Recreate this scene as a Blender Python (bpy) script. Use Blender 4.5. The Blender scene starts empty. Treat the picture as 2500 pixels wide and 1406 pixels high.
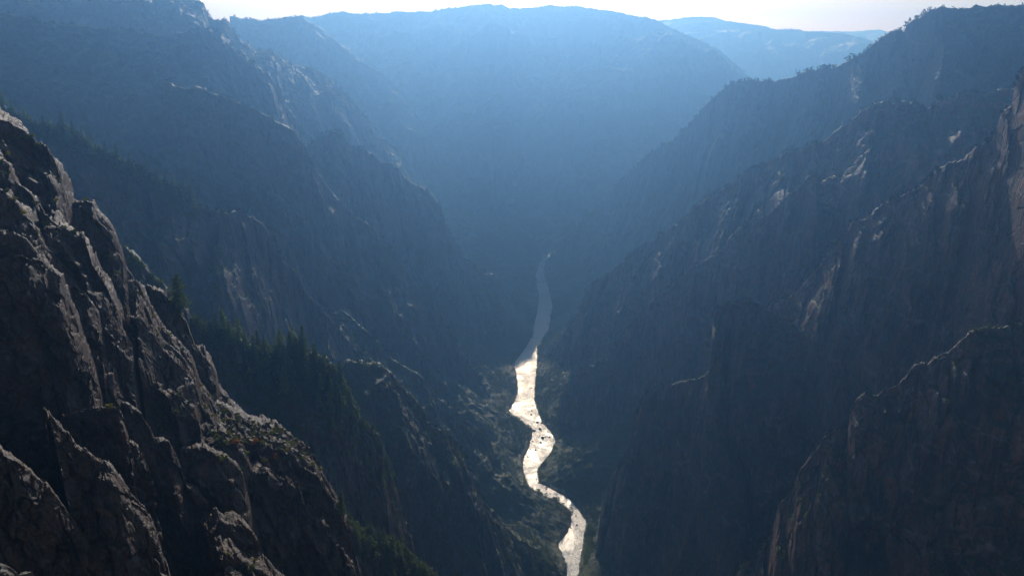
import bpy, math, random
import numpy as np
from mathutils import Vector, Matrix

random.seed(7)
rng = np.random.default_rng(7)
SC = bpy.context.scene
COL = SC.collection
F_PX, PITCH = 2165.0, math.radians(16.2)      # focal length in photo pixels (2500 wide), camera pitch below the horizon
FLOOR = -520.0                                 # river level below the camera
QUAL = 1.0                                     # mesh density

# ------------------------------------------------------------------ picture <-> place
cp, sp = math.cos(PITCH), math.sin(PITCH)
def at(px, py, Y):
    """the point on the ray through photo pixel (px, py) that lies Y metres ahead"""
    a = (px - 1250.0) / F_PX; b = -(py - 703.0) / F_PX
    d = (a, cp + b * sp, -sp + b * cp)
    k = Y / d[1]
    return (a * k, Y, d[2] * k)
def on_floor(px, py, z=FLOOR):
    a = (px - 1250.0) / F_PX; b = -(py - 703.0) / F_PX
    d = (a, cp + b * sp, -sp + b * cp)
    k = z / d[2]
    return (d[0] * k, d[1] * k, z)
def project(P):
    d = P[:, 1] * cp - P[:, 2] * sp
    u = P[:, 1] * sp + P[:, 2] * cp
    d = np.maximum(d, 0.1)
    return 1250 + F_PX * P[:, 0] / d, 703 - F_PX * u / d, d

# ------------------------------------------------------------------ noise (numpy)
def _hash(ix, iy, iz, seed):
    h = (ix.astype(np.uint32) * np.uint32(0x9E3779B1)) ^ (iy.astype(np.uint32) * np.uint32(0x85EBCA77)) ^ (iz.astype(np.uint32) * np.uint32(0xC2B2AE3D)) ^ np.uint32(seed * 7919 + 13)
    h ^= h >> np.uint32(15); h *= np.uint32(0x2C1B3C6D); h ^= h >> np.uint32(12); h *= np.uint32(0x297A2D39); h ^= h >> np.uint32(15)
    return h
def _u(h): return (h & np.uint32(0xFFFFFF)).astype(np.float32) * np.float32(1 / 16777216.0)
GR = np.array([[1,1,0],[-1,1,0],[1,-1,0],[-1,-1,0],[1,0,1],[-1,0,1],[1,0,-1],[-1,0,-1],[0,1,1],[0,-1,1],[0,1,-1],[0,-1,-1],[1,1,0],[-1,1,0],[0,-1,1],[0,-1,-1]], np.float32)
def noise(P, seed=0):
    """gradient noise, about -1..1, of an (n,3) array"""
    P = P.astype(np.float32)
    I = np.floor(P); f = P - I; I = I.astype(np.int32)
    w = f * f * f * (f * (f * 6 - 15) + 10)
    out = np.zeros(len(P), np.float32)
    for dx in (0, 1):
        wx = w[:, 0] if dx else 1 - w[:, 0]
        for dy in (0, 1):
            wy = w[:, 1] if dy else 1 - w[:, 1]
            for dz in (0, 1):
                wz = w[:, 2] if dz else 1 - w[:, 2]
                g = GR[(_hash(I[:, 0] + dx, I[:, 1] + dy, I[:, 2] + dz, seed) & np.uint32(15)).astype(np.int32)]
                out += wx * wy * wz * (g[:, 0] * (f[:, 0] - dx) + g[:, 1] * (f[:, 1] - dy) + g[:, 2] * (f[:, 2] - dz))
    return out * 1.4
def fbm(P, octs=4, seed=0, gain=0.5, lac=2.03):
    s = 0; a = 1.0; t = 0
    for i in range(octs):
        s = s + a * noise(P * (lac ** i) + 17.3 * i, seed + i); t += a; a *= gain
    return s / t
def ridged(P, octs=3, seed=0, gain=0.5):
    s = 0; a = 1.0; t = 0
    for i in range(octs):
        n = 1 - 2 * np.abs(noise(P * (2.05 ** i) + 9.7 * i, seed + i)); s = s + a * n; t += a; a *= gain
    return s / t
def voronoi(P, seed=0):
    """cell value (0..1) and distance to the nearest crack (F2-F1)"""
    P = P.astype(np.float32); I = np.floor(P).astype(np.int32); f = P - I
    d1 = np.full(len(P), 9., np.float32); d2 = d1.copy(); v = np.zeros(len(P), np.float32)
    for dx in (-1, 0, 1):
        for dy in (-1, 0, 1):
            for dz in (-1, 0, 1):
                h = _hash(I[:, 0] + dx, I[:, 1] + dy, I[:, 2] + dz, seed)
                jx = _u(h); jy = _u(h * np.uint32(747796405) + np.uint32(1)); jz = _u(h * np.uint32(2891336453) + np.uint32(7))
                d = (dx + jx - f[:, 0]) ** 2 + (dy + jy - f[:, 1]) ** 2 + (dz + jz - f[:, 2]) ** 2
                m = d < d1
                d2 = np.where(m, d1, np.minimum(d2, d)); v = np.where(m, _u(h ^ np.uint32(0x5bd1e995)), v); d1 = np.where(m, d, d1)
    return v, np.sqrt(d2) - np.sqrt(d1)
def facets(P, seed=0, tilt=1.3):
    """broken rock: every cell is a plane of its own height and tilt; also the distance to the nearest crack"""
    P = P.astype(np.float32); I = np.floor(P).astype(np.int32); f = P - I
    d1 = np.full(len(P), 9., np.float32); d2 = d1.copy(); v = np.zeros(len(P), np.float32)
    for dx in (-1, 0, 1):
        for dy in (-1, 0, 1):
            for dz in (-1, 0, 1):
                h = _hash(I[:, 0] + dx, I[:, 1] + dy, I[:, 2] + dz, seed)
                ox = f[:, 0] - dx - _u(h); oy = f[:, 1] - dy - _u(h * np.uint32(747796405) + np.uint32(1)); oz = f[:, 2] - dz - _u(h * np.uint32(2891336453) + np.uint32(7))
                d = ox * ox + oy * oy + oz * oz; m = d < d1
                g = h ^ np.uint32(0x5bd1e995); g1 = _u(g * np.uint32(0x2C1B3C6D)) - 0.5; g2 = _u(g * np.uint32(0x297A2D39) + np.uint32(5)) - 0.5; g3 = _u(g * np.uint32(0x846CA68B) + np.uint32(3)) - 0.5
                val = _u(g) - 0.5 + tilt * (g1 * ox + g2 * oy + g3 * oz)
                d2 = np.where(m, d1, np.minimum(d2, d)); v = np.where(m, val, v); d1 = np.where(m, d, d1)
    return v, np.sqrt(d2) - np.sqrt(d1)
def smooth(a, b, x):
    t = np.clip((x - a) / (b - a), 0, 1); return t * t * (3 - 2 * t)

# ------------------------------------------------------------------ mesh helpers
def link(o, parent=None, **props):
    COL.objects.link(o)
    if parent is not None: o.parent = parent
    for k, v in props.items(): o[k] = v
    return o
def fast_mesh(name, V, Fq, mats, smooth_shade=True, tri=False, mat_index=None):
    me = bpy.data.meshes.new(name); n = 3 if tri else 4
    me.vertices.add(len(V)); me.vertices.foreach_set('co', np.asarray(V, np.float32).ravel())
    me.loops.add(len(Fq) * n); me.loops.foreach_set('vertex_index', np.asarray(Fq, np.int32).ravel())
    me.polygons.add(len(Fq)); me.polygons.foreach_set('loop_start', np.arange(0, len(Fq) * n, n, dtype=np.int32))
    for m in (mats if isinstance(mats, (list, tuple)) else [mats]): me.materials.append(m)
    if mat_index is not None: me.polygons.foreach_set('material_index', mat_index.astype(np.int32))
    me.update(calc_edges=True)
    me.polygons.foreach_set('use_smooth', np.full(len(Fq), smooth_shade)); me.update()
    return me
def grid_faces(ni, nj, flip=False):
    i, j = np.meshgrid(np.arange(ni - 1), np.arange(nj - 1), indexing='ij')
    a = (i * nj + j).ravel(); q = np.stack([a, a + 1, a + nj + 1, a + nj], 1)
    return q[:, ::-1] if flip else q
def grid_normals(P):
    du = np.gradient(P, axis=0); dv = np.gradient(P, axis=1)
    n = np.cross(du, dv); n /= np.maximum(np.linalg.norm(n, axis=2, keepdims=True), 1e-9)
    return n

# ------------------------------------------------------------------ materials
class NT:
    def __init__(s, name):
        s.m = bpy.data.materials.new(name); s.m.use_nodes = True; s.t = s.m.node_tree; s.t.nodes.clear()
        s.out = s.t.nodes.new('ShaderNodeOutputMaterial')
    def n(s, typ, ins=None, **kw):
        nd = s.t.nodes.new('ShaderNode' + typ)
        for k, v in kw.items(): setattr(nd, k, v)
        for k, v in (ins or {}).items():
            sock = nd.inputs[k]
            if isinstance(v, bpy.types.NodeSocket): s.t.links.new(v, sock)
            else: sock.default_value = v
        return nd
    def noise(s, vec, scale, detail=5, rough=0.55, dist=0.0):
        return s.n('TexNoise', {'Vector': vec, 'Scale': scale, 'Detail': detail, 'Roughness': rough, 'Distortion': dist}).outputs['Fac']
    def ramp(s, fac, stops, interp='LINEAR'):
        nd = s.n('ValToRGB', {'Fac': fac}); cr = nd.color_ramp; cr.interpolation = interp
        while len(cr.elements) < len(stops): cr.elements.new(0.5)
        for e, (p, c) in zip(cr.elements, stops):
            e.position = p; e.color = (c, c, c, 1) if isinstance(c, (int, float)) else (*c, 1)
        return nd.outputs['Color']
    def mix(s, fac, a, b, blend='MIX'):
        nd = s.t.nodes.new('ShaderNodeMix'); nd.data_type = 'RGBA'; nd.blend_type = blend
        for sock, v in ((nd.inputs[0], fac), (nd.inputs[6], a), (nd.inputs[7], b)):
            if isinstance(v, bpy.types.NodeSocket): s.t.links.new(v, sock)
            elif isinstance(v, (int, float)): sock.default_value = v
            else: sock.default_value = (*v, 1)
        return nd.outputs[2]
    def math(s, op, a, b=0.0, clamp=False):
        nd = s.t.nodes.new('ShaderNodeMath'); nd.operation = op; nd.use_clamp = clamp
        for sock, v in ((nd.inputs[0], a), (nd.inputs[1], b)):
            if isinstance(v, bpy.types.NodeSocket): s.t.links.new(v, sock)
            else: sock.default_value = v
        return nd.outputs[0]
    def mapping(s, vec, scale, rot=(0, 0, 0)):
        return s.n('Mapping', {'Vector': vec, 'Scale': scale, 'Rotation': rot}).outputs['Vector']
    def finish(s, color, rough=0.8, normal=None, spec=0.3, **kw):
        ins = {'Base Color': color if isinstance(color, bpy.types.NodeSocket) else (*color, 1), 'Roughness': rough, 'Specular IOR Level': spec}
        if normal is not None: ins['Normal'] = normal
        ins.update(kw)
        b = s.n('BsdfPrincipled', ins)
        s.t.links.new(b.outputs[0], s.out.inputs[0]); return s.m

def rock_material(name, size, dark, mid, warm, pale, veg, veg_amount, vein=0.5, lichen=0.0, spec=0.35, rough=0.62, shade=0.42, grain=0.5):
    """size: metres of the main rock features"""
    K = shade; dark, mid, warm, pale = [tuple(x * K for x in c) for c in (dark, mid, warm, pale)]
    t = NT(name); geo = t.n('NewGeometry'); P = geo.outputs['Position']
    nz = t.n('SeparateXYZ', {'Vector': geo.outputs['Normal']}).outputs['Z']
    big = t.noise(P, 0.25 / size, 5, 0.6)
    med = t.noise(P, 1.2 / size, 6, 0.65, 0.4)
    st = t.noise(t.mapping(P, (1.6 / size, 1.6 / size, 0.22 / size)), 1.0, 6, 0.62, 0.3)
    fine = t.noise(P, 9.0 / size, 5, 0.7)
    c = t.mix(t.ramp(big, [(0.38, 0), (0.62, 1)]), dark, mid)
    c = t.mix(t.ramp(st, [(0.45, 0), (0.68, 1)]), c, warm)
    c = t.mix(t.ramp(med, [(0.55, 0), (0.75, 0.6)]), c, pale)
    c = t.mix(t.ramp(t.noise(P, 3.1 / size, 6, 0.7), [(0.3, 0.45), (0.5, 1.0), (0.72, 1.55)]), (0, 0, 0), c, 'MIX')
    c = t.mix(1.0, c, t.ramp(fine, [(0.3, 0.6), (0.55, 1.0), (0.75, 1.0)]), 'MULTIPLY')
    if lichen > 0:
        c = t.mix(t.math('MULTIPLY', t.ramp(t.noise(P, 5.5 / size, 5, 0.7), [(0.58, 0), (0.64, 1)]), lichen), c, (0.24, 0.19, 0.09))
        c = t.mix(t.math('MULTIPLY', t.ramp(t.noise(P, 0.8 / size, 4, 0.6), [(0.62, 0), (0.70, 1)]), lichen), c, (0.20, 0.10, 0.05))
    if vein > 0:   # pale dikes of pegmatite
        for k, (rot, sc) in enumerate((((0.3, 0.5, 0.2), 0.08), ((1.1, -0.6, 0.9), 0.05))):
            v = t.noise(t.mapping(P, (1, 1, 2.2), rot), sc / size * 2.2, 2.2, 0.5, 0.0)
            line = t.math('SUBTRACT', 1.0, t.math('DIVIDE', t.math('ABSOLUTE', t.math('SUBTRACT', v, 0.5)), 0.013 + 0.010 * k), True)
            gate = t.ramp(t.noise(P, 0.35 / size, 3), [(0.44, 0), (0.56, 1)])
            line = t.math('MULTIPLY', line, t.ramp(med, [(0.38, 0.1), (0.56, 1)])); c = t.mix(t.math('MULTIPLY', t.math('MULTIPLY', line, gate), vein), c, (0.30, 0.22, 0.19))
    if veg_amount > 0:
        g = t.math('ADD', nz, t.math('MULTIPLY', t.math('SUBTRACT', t.noise(P, 2.4 / size, 5, 0.7), 0.5), 1.5))
        vm = t.ramp(g, [(0.72 - 0.3 * veg_amount, 0), (0.82 - 0.3 * veg_amount, 1)])
        vc = t.mix(t.noise(P, 5.0 / size, 4, 0.7), veg, tuple(x * 1.9 for x in veg))
        c = t.mix(t.math('MULTIPLY', vm, 0.85), c, vc)
    h = t.math('ADD', t.math('MULTIPLY', t.noise(t.mapping(P, (1, 1, 0.45)), 2.6 / size, 8, 0.62, 0.3), 1.0), t.math('MULTIPLY', st, grain))
    cr = t.n('TexVoronoi', {'Vector': t.mapping(P, (1, 1, 0.5), (0.2, 0.35, 0.1)), 'Scale': 1.1 / size}, feature='DISTANCE_TO_EDGE').outputs['Distance']
    h = t.math('ADD', h, t.math('MULTIPLY', t.ramp(cr, [(0.0, 0), (0.05, 1)]), 0.25))
    b = t.n('Bump', {'Height': h, 'Strength': 0.9, 'Distance': size * 0.22})
    return t.finish(c, rough, b.outputs[0], spec)

VEG = (0.035, 0.05, 0.018)
M_near = rock_material('near_rock', 3.0, (0.14, 0.080, 0.048), (0.22, 0.145, 0.095), (0.30, 0.13, 0.062), (0.56, 0.45, 0.33), (0.12, 0.13, 0.03), 0.0, 0.0, 0.4, shade=0.47, grain=0.2)
M_mid = rock_material('dark_rock', 7.0, (0.07, 0.055, 0.045), (0.18, 0.135, 0.105), (0.32, 0.15, 0.095), (0.34, 0.25, 0.20), VEG, 0.75, 0.25, shade=0.5)
M_wall = rock_material('veined_rock', 9.0, (0.06, 0.042, 0.035), (0.22, 0.14, 0.10), (0.42, 0.17, 0.09), (0.42, 0.29, 0.23), (0.03, 0.04, 0.015), 0.7, 0.75, shade=0.72)
M_far = rock_material('far_rock', 16.0, (0.09, 0.08, 0.075), (0.13, 0.115, 0.105), (0.15, 0.11, 0.09), (0.19, 0.17, 0.155), VEG, 0.8, 0.0)

def simple(name, col, var, scale, rough=0.8, spec=0.2, **kw):
    t = NT(name); P = t.n('TexCoord').outputs['Object']
    c = t.mix(t.noise(P, scale, 4, 0.7), col, var)
    return t.finish(c, rough, None, spec, **kw)
def leaf_material(name, a, b, trans=0.35):
    t = NT(name); P = t.n('NewGeometry').outputs['Position']
    c = t.mix(t.ramp(t.noise(P, 1.3, 3, 0.7), [(0.3, 0), (0.7, 1)]), a, b)
    d = t.n('BsdfDiffuse', {'Color': c}); tr = t.n('BsdfTranslucent', {'Color': c})
    mx = t.n('MixShader', {0: trans, 1: d.outputs[0], 2: tr.outputs[0]})
    t.t.links.new(mx.outputs[0], t.out.inputs[0]); return t.m
L_conifer = leaf_material('conifer_needles', (0.07, 0.11, 0.055), (0.16, 0.20, 0.09), 0.45)
L_scrub = leaf_material('scrub_leaves', (0.06, 0.09, 0.03), (0.15, 0.17, 0.055), 0.45)
L_green = leaf_material('green_leaves', (0.10, 0.13, 0.035), (0.25, 0.26, 0.06), 0.5)
L_sage = leaf_material('sage_leaves', (0.07, 0.10, 0.07), (0.12, 0.15, 0.10))
L_grass = leaf_material('bank_grass', (0.12, 0.17, 0.03), (0.30, 0.34, 0.06), 0.5)
L_dark = leaf_material('rim_trees', (0.02, 0.03, 0.015), (0.045, 0.06, 0.025), 0.15)
L_painted_sun = leaf_material('painted_sun_needles', (0.12, 0.18, 0.07), (0.24, 0.29, 0.10), 0.5)  # lighter copy of the conifer needles, sunlight put into the colour
L_yellow = leaf_material('yellow_leaves', (0.22, 0.22, 0.03), (0.36, 0.30, 0.04), 0.45)
L_orange = leaf_material('orange_leaves', (0.34, 0.12, 0.03), (0.42, 0.20, 0.04), 0.45)
L_riparian = leaf_material('riparian_leaves', (0.06, 0.10, 0.025), (0.17, 0.20, 0.04), 0.5)
M_bark = simple('bark', (0.09, 0.065, 0.05), (0.14, 0.10, 0.08), 3.0)
M_boulder = rock_material('river_boulder', 1.2, (0.07, 0.065, 0.06), (0.11, 0.10, 0.09), (0.12, 0.09, 0.07), (0.17, 0.15, 0.14), VEG, 0.0, 0.0)
M_lichen = rock_material('lichen_rock', 0.45, (0.14, 0.12, 0.10), (0.26, 0.23, 0.18), (0.24, 0.16, 0.12), (0.40, 0.36, 0.28), VEG, 0.0, 0.0, 1.0, shade=0.7)
M_gravel = rock_material('gravel', 1.2, (0.12, 0.115, 0.10), (0.17, 0.16, 0.14), (0.14, 0.12, 0.10), (0.26, 0.24, 0.21), (0.09, 0.11, 0.03), 0.05, 0.0, 0.0, 0.2, 0.85)

M_bank = rock_material('river_bank', 5.0, (0.07, 0.065, 0.055), (0.11, 0.10, 0.085), (0.12, 0.09, 0.07), (0.16, 0.15, 0.13), (0.035, 0.055, 0.018), 1.6, 0.0, shade=0.3)
def water_material():
    t = NT('river_water'); P = t.n('NewGeometry').outputs['Position']
    Q = t.mapping(P, (1, 0.55, 1))
    w1 = t.noise(Q, 0.33, 9, 0.72, 0.6)
    w2 = t.noise(P, 0.03, 3, 0.6, 0.6)
    rough_water = t.ramp(w2, [(0.36, 0.45), (0.52, 1)])
    b = t.n('Bump', {'Height': w1, 'Strength': rough_water, 'Distance': 1.3})
    foam = t.math('MULTIPLY', t.ramp(t.noise(Q, 0.5, 8, 0.75, 1.0), [(0.36, 0), (0.58, 1)]), t.ramp(w2, [(0.36, 0.5), (0.56, 1)]))
    c = t.mix(foam, (0.42, 0.47, 0.50), (0.90, 0.92, 0.94))
    return t.finish(c, t.ramp(foam, [(0, 0.12), (1, 0.25)]), b.outputs[0], 1.0)
M_water = water_material()

# ------------------------------------------------------------------ ridges and cliffs
CREST = []       # crest points of the far ridges
SURF = []          # (name, points (n,3), normals (n,3)) of the sampled rock, for planting
def resample(pts, step, sm=0):
    pts = np.array(pts, float)
    s = np.r_[0, np.cumsum(np.linalg.norm(np.diff(pts, axis=0), axis=1))]
    n = max(int(s[-1] / step), 12)
    q = np.linspace(0, s[-1], n)
    out = np.stack([np.interp(q, s, pts[:, k]) for k in range(3)], 1)
    return out
JOBS = []
def ridge(name, trace, mat, **kw):
    JOBS.append((name, trace, mat, kw))
def ridge_grid(name, trace, mat, face=(0.0, -1.0), px=1.15, base=FLOOR - 12, slope=66, ledge=(0, 35), top_r=None, amps=1.0, size=None,
          axis=(0, 0, 1), seed=1, jag=1.0, blocks=0.0, back=0.35, back_slope=58, fold=None, density=1.0, gul=0.8, bs=1.0, back_face=None, kind='structure', label=None, env=1.0):
    """A spur of rock: the crest line TRACE of (photo x, photo y, distance) stands at its own distance; the front and the back
    flank fall from it to BASE, broken into ribs, gullies, blocks and cracks."""
    px0, py0, Y0 = trace[0]          # carry the crest on past the edges of the picture
    if px0 < -20: trace = [(px0 - 420, py0 - 40, Y0)] + trace
    elif px0 > 2520: trace = [(px0 + 420, py0 - 40, Y0)] + trace
    W = np.array([at(*p) for p in trace])
    dist = float(np.median(W[:, 1])); step = px * dist / 887.0 / (QUAL * density)
    C = resample(W, step)
    if size is None: size = dist * 0.05
    top_r = top_r if top_r is not None else size * 0.025
    fd = np.array([face[0], face[1], 0.0]); fd /= np.linalg.norm(fd)
    ax = np.array(axis, float); ax /= np.linalg.norm(ax)
    # crest raggedness
    k = 1 / size
    C[:, 2] += jag * size * (0.10 * noise(C * k * 2.2, seed + 50) + 0.06 * noise(C * k * 6.1, seed + 51) + 0.03 * noise(C * k * 15, seed + 52))
    def profile(n_t, dt, sl, lg):
        """horizontal run w and drop d along arc length"""
        T = np.arange(n_t) * dt
        ang = np.full(n_t, math.radians(sl))
        ang += math.radians(9) * np.sin(T / size * 0.9 + seed) + math.radians(6) * np.sin(T / size * 2.3 + seed * 2.1)
        if lg[0] > 0: ang = np.where(T < lg[0], math.radians(lg[1]), ang)
        ang = ang * smooth(-0.6 * top_r, 1.6 * top_r, T)
        w = np.r_[0, np.cumsum(np.cos(ang[:-1]) * dt)]; d = np.r_[0, np.cumsum(np.sin(ang[:-1]) * dt)]
        return T, w, d, ang
    drop = max(C[:, 2].max() - base, size)
    n_f = int(drop / math.sin(math.radians(slope)) * 1.12 / step) + 4
    sides = []
    for side in (0, 1):
        if side == 0:
            st, sl, dirv = step, slope, fd
            T, w, d, ang = profile(n_f, st, sl, ledge)
        else:
            st, sl, dirv = step * 2.5, back_slope, -fd
            if back_face is not None: dirv = np.array([*back_face, 0.0]) / math.hypot(*back_face)
            n_b = max(int(n_f * back / 2.5), 6)
            T, w, d, ang = profile(n_b, st, sl, (0, 0))
        Cc = C
        P = Cc[:, None, :] + dirv[None, None, :] * w[None, :, None]
        P[:, :, 2] -= d[None, :]
        N = dirv[None, :] * np.sin(ang)[:, None] + np.array([0, 0, 1.0])[None, :] * np.cos(ang)[:, None]
        Q = P.reshape(-1, 3); n0 = Q.shape[0]
        # coordinates stretched along the grain of the rock
        along = Q @ ax; G = Q - ax[None, :] * (along[:, None] * 0.72)
        G = G + size * 0.25 * np.stack([noise(Q * k * 0.7, seed + 31), noise(Q * k * 0.7, seed + 32), noise(Q * k * 0.7, seed + 33)], 1)
        Tl = np.maximum(T - (ledge[0] if side == 0 else 0), 0); e_big = smooth(0, 2.2 * size * env, Tl); e_mid = smooth(0, 0.8 * size * env, Tl); e_blk = smooth(0, 0.8 * size * env, T)
        tile = lambda e: np.tile(e, len(C))
        fib = 1.0 - 0.75 * min(blocks, 1.0)
        U = Q - ax[None, :] * (along[:, None] * 0.93) + size * 0.12 * np.stack([noise(Q * k * 0.9, seed + 34), noise(Q * k * 0.9, seed + 35), 0 * along], 1)
        disp = amps * size * (0.85 * ridged(G * k * 0.33, 2, seed) + 0.25) * tile(e_big)
        disp += amps * size * 0.34 * fib * ridged(G * k * 1.05, 2, seed + 5) * tile(e_mid)
        disp += amps * size * 0.08 * fib * ridged(G * k * 3.1 , 2, seed + 9) * tile(smooth(-0.2 * size, 0.4 * size, T))
        disp += amps * size * 0.04 * fbm(Q * k * 9, 3, seed + 12)
        gate = smooth(-0.15, 0.25, noise(Q * k * 0.22, seed + 71))
        for f_, a_, w_ in ((0.45, 0.55, 0.16), (1.5, 0.16, 0.14), (4.2, 0.05, 0.14)):      # chutes and joints down the fall of the face
            disp -= gul * size * a_ * (1 - smooth(0, w_, np.abs(noise(U * k * f_, seed + 70 + int(f_ * 3))))) * (0.35 + 0.65 * gate) * tile(e_mid)
        rough_zone = smooth(-0.15, 0.3, noise(G * k * 0.7, seed + 90) + 0.4 * noise(G * k * 2.0, seed + 91)).reshape(len(C), len(T))
        if blocks > 0:
            H = (Q + G) * 0.5 + size * 0.10 * np.stack([noise(Q * k * 3, seed + 61), noise(Q * k * 3, seed + 62), noise(Q * k * 3, seed + 63)], 1)
            for sc_, a_, cr_, md in ((0.95, 0.50, 0.10, e_mid * 0.9 + 0.1), (2.6, 0.24, 0.06, e_blk * 0.5 + 0.5), (6.5, 0.10, 0.03, e_mid * 0 + 1), (15.0, 0.04, 0.012, e_mid * 0 + 1))[:4 if blocks >= 1 else 3]:
                if sc_ > 3: md = md[None, :] * (0.2 + 0.8 * rough_zone)
                v, cr = facets(H * k * (sc_ * bs), seed + int(sc_ * 10))
                disp += blocks * size / bs ** 0.7 * (a_ * v - cr_ * (1 - smooth(0, 0.10, cr))) * (md.ravel() if md.ndim == 2 else tile(md))
        # ledges: horizontal-ish shelves in the fall of the face
        zz = Q[:, 2] * k * 0.8 + 0.9 * noise(Q * k * 0.35, seed + 40)
        fr = zz - np.floor(zz)
        disp += amps * size * 0.10 * (smooth(0, 0.25, fr) - fr) * tile(e_mid)
        Nn = np.tile(N, (len(C), 1))
        Q = Q + Nn * disp[:, None]
        sides.append(Q.reshape(len(C), len(T), 3))
    A, B = sides
    nA = A.shape[1]; nB = B.shape[1]
    S = np.concatenate([B[:, :0:-1], A], axis=1).astype(np.float32)       # back foot -> crest -> front foot
    flip = np.cross(np.append(C[-1] - C[0], 0)[:3] * np.array([1, 1, 0]), fd)[2] > 0
    sub = A[::2, ::2]; nn = grid_normals(sub)
    if flip: nn = -nn
    nn = np.where((nn[..., 2].mean() < 0), -nn, nn)
    if dist > 300: CREST.append(A[:, 0].copy())
    return S, flip, (name, sub.reshape(-1, 3).astype(np.float32), nn.reshape(-1, 3).astype(np.float32), step)
def run_jobs():
    from concurrent.futures import ThreadPoolExecutor
    nv = 0
    with ThreadPoolExecutor(4) as ex:
        res = list(ex.map(lambda j: ridge_grid(j[0], j[1], j[2], **j[3]), JOBS))
    for (name, trace, mat, kw), (S, flip, surf) in zip(JOBS, res):
        me = fast_mesh(name, S.reshape(-1, 3), grid_faces(S.shape[0], S.shape[1], flip), mat)
        link(bpy.data.objects.new(name, me), kind='structure')
        SURF.append(surf); nv += S.shape[0] * S.shape[1]
        print('ridge', name, S.shape, 'step %.2f' % surf[3])
    print('ridge vertices', nv)

# ---- far mountains
ridge('mountain', [(480,75,2880),(560,62,2880),(600,61,2880),(640,55,2867),(700,43,2867),(740,38,2855),(757,45,2855),(800,34,2842),(830,30,2830),(870,36,2830),(950,33,2817),(1050,29,2805),(1100,22,2792),(1180,11,2780),(1225,14,2780),(1240,20,2780),(1310,22,2780),(1340,15,2767),(1400,18,2755),(1480,25,2755),(1540,38,2750),(1600,50,2742),(1640,70,2730),(1700,97,2717),(1760,125,2705),(1800,160,2692),(1830,190,2680),(1900,300,2655),(1950,420,2630)],
      M_far, face=(0.05,-1), slope=47, size=120, seed=3, jag=0.10, amps=0.9, back=0.2, blocks=0.15)
ridge('mountain', [(1560,70,3950),(1610,51,3950),(1660,46,3950),(1690,42,3950),(1745,43,3900),(1770,52,3900),(1830,60,3900),(1870,65,3850),(1885,73,3850),(1950,73,3850),(1965,78,3800),(2050,82,3800),(2100,92,3750),(2140,104,3750),(2260,150,3750)],
      M_far, face=(-0.1,-1), slope=36, size=150, seed=4, jag=0.0, amps=0.4, back=0.2, base=-500)
ridge('mountain', [(1880,80,5600),(1965,77,5600),(2080,78,5600),(2110,76,5600),(2150,73,5600),(2170,80,5600),(2330,95,5600)],
      M_far, face=(0,-1), slope=33, size=200, seed=5, jag=0.0, amps=0.3, back=0.2, base=-500)
ridge('ridge', [(560,40,2150),(640,52,2150),(700,42,2150),(735,42,2157),(765,62,2163),(800,85,2171),(840,120,2180),(880,150,2190),(940,185,2206),(990,235,2219),(1030,300,2230),(1080,390,2230),(1120,470,2230),(1180,560,2230),(1240,630,2230)],
      M_far, face=(0.3,-1), slope=55, size=95, seed=6, jag=0.25)
# ---- left side spurs, far to near
ridge('ridge', [(-60,-60,1500),(300,-30,1464),(440,-8,1450),(464,0,1453),(498,10,1461),(511,43,1464),(549,47,1473),(562,62,1476),(583,98,1481),(605,107,1486),(625,128,1491),(660,124,1500),(690,150,1525),(720,160,1550),(767,171,1589),(827,213,1639),(852,239,1660),(882,282,1685),(921,324,1716),(972,376,1757),(997,427,1777),(1032,452,1805),(1066,486,1832),(1100,525,1860),(1140,580,1869),(1180,640,1878),(1230,690,1890)],
      M_far, face=(0.22,-1), slope=62, size=70, seed=11, back_face=(-0.8, 0.6), jag=0.3, blocks=0.4)
ridge('ridge', [(-60,20,1130),(150,60,1142),(300,75,1151),(400,88,1157),(443,81,1159),(498,73,1176),(537,85,1190),(562,111,1199),(588,141,1208),(630,162,1223),(656,184,1234),(673,205,1247),(700,260,1267),(735,310,1293),(760,370,1312),(790,430,1335),(850,520,1380),(920,600,1405),(1000,700,1435),(1080,780,1464),(1150,860,1490)],
      M_far, face=(0.22,-1), slope=62, size=60, seed=12, back_face=(-0.8, 0.6), jag=0.35, blocks=0.4)
ridge('ridge', [(700,420,1180),(745,368,1187),(776,341,1192),(800,322,1196),(818,316,1200),(840,337,1218),(852,363,1228),(878,359,1249),(904,371,1270),(929,397,1291),(968,405,1323),(993,440,1344),(1040,465,1375),(1074,495,1396),(1088,550,1405),(1110,590,1419),(1140,640,1438),(1175,663,1460),(1205,668,1479),(1225,700,1491),(1236,760,1498),(1246,810,1504),(1254,850,1510)],
      M_mid, face=(0.22,-1), slope=68, size=55, seed=13, jag=0.7, blocks=0.5)
ridge('ridge', [(400,200,930),(560,240,962),(613,260,973),(665,290,984),(707,307,993),(729,333,997),(741,363,1000),(759,401,1008),(788,440,1020),(814,470,1031),(870,529,1055),(908,551,1072),(940,585,1085),(985,650,1103),(1030,720,1120),(1080,790,1140),(1130,860,1159),(1180,940,1178),(1222,1000,1194),(1235,1035,1200)],
      M_mid, face=(0.22,-1), slope=66, size=48, seed=14, jag=0.6, blocks=0.5)
ridge('ridge', [(-80,200,560),(0,250,570),(30,275,574),(100,308,583),(170,315,592),(210,350,597),(270,375,605),(330,405,613),(380,440,620),(430,455,636),(465,470,648),(480,500,653),(510,520,663),(560,516,680),(600,515,703),(640,545,726),(670,590,744),(690,640,756),(720,660,773),(740,690,785),(748,715,790),(790,760,806),(860,840,832),(930,920,859),(1010,1010,890),(1090,1100,893),(1170,1180,897),(1230,1240,900)],
      M_mid, face=(0.12,-1), slope=67, size=32, seed=15, back_face=(-0.8, 0.6), jag=0.6, blocks=0.35)
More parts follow.
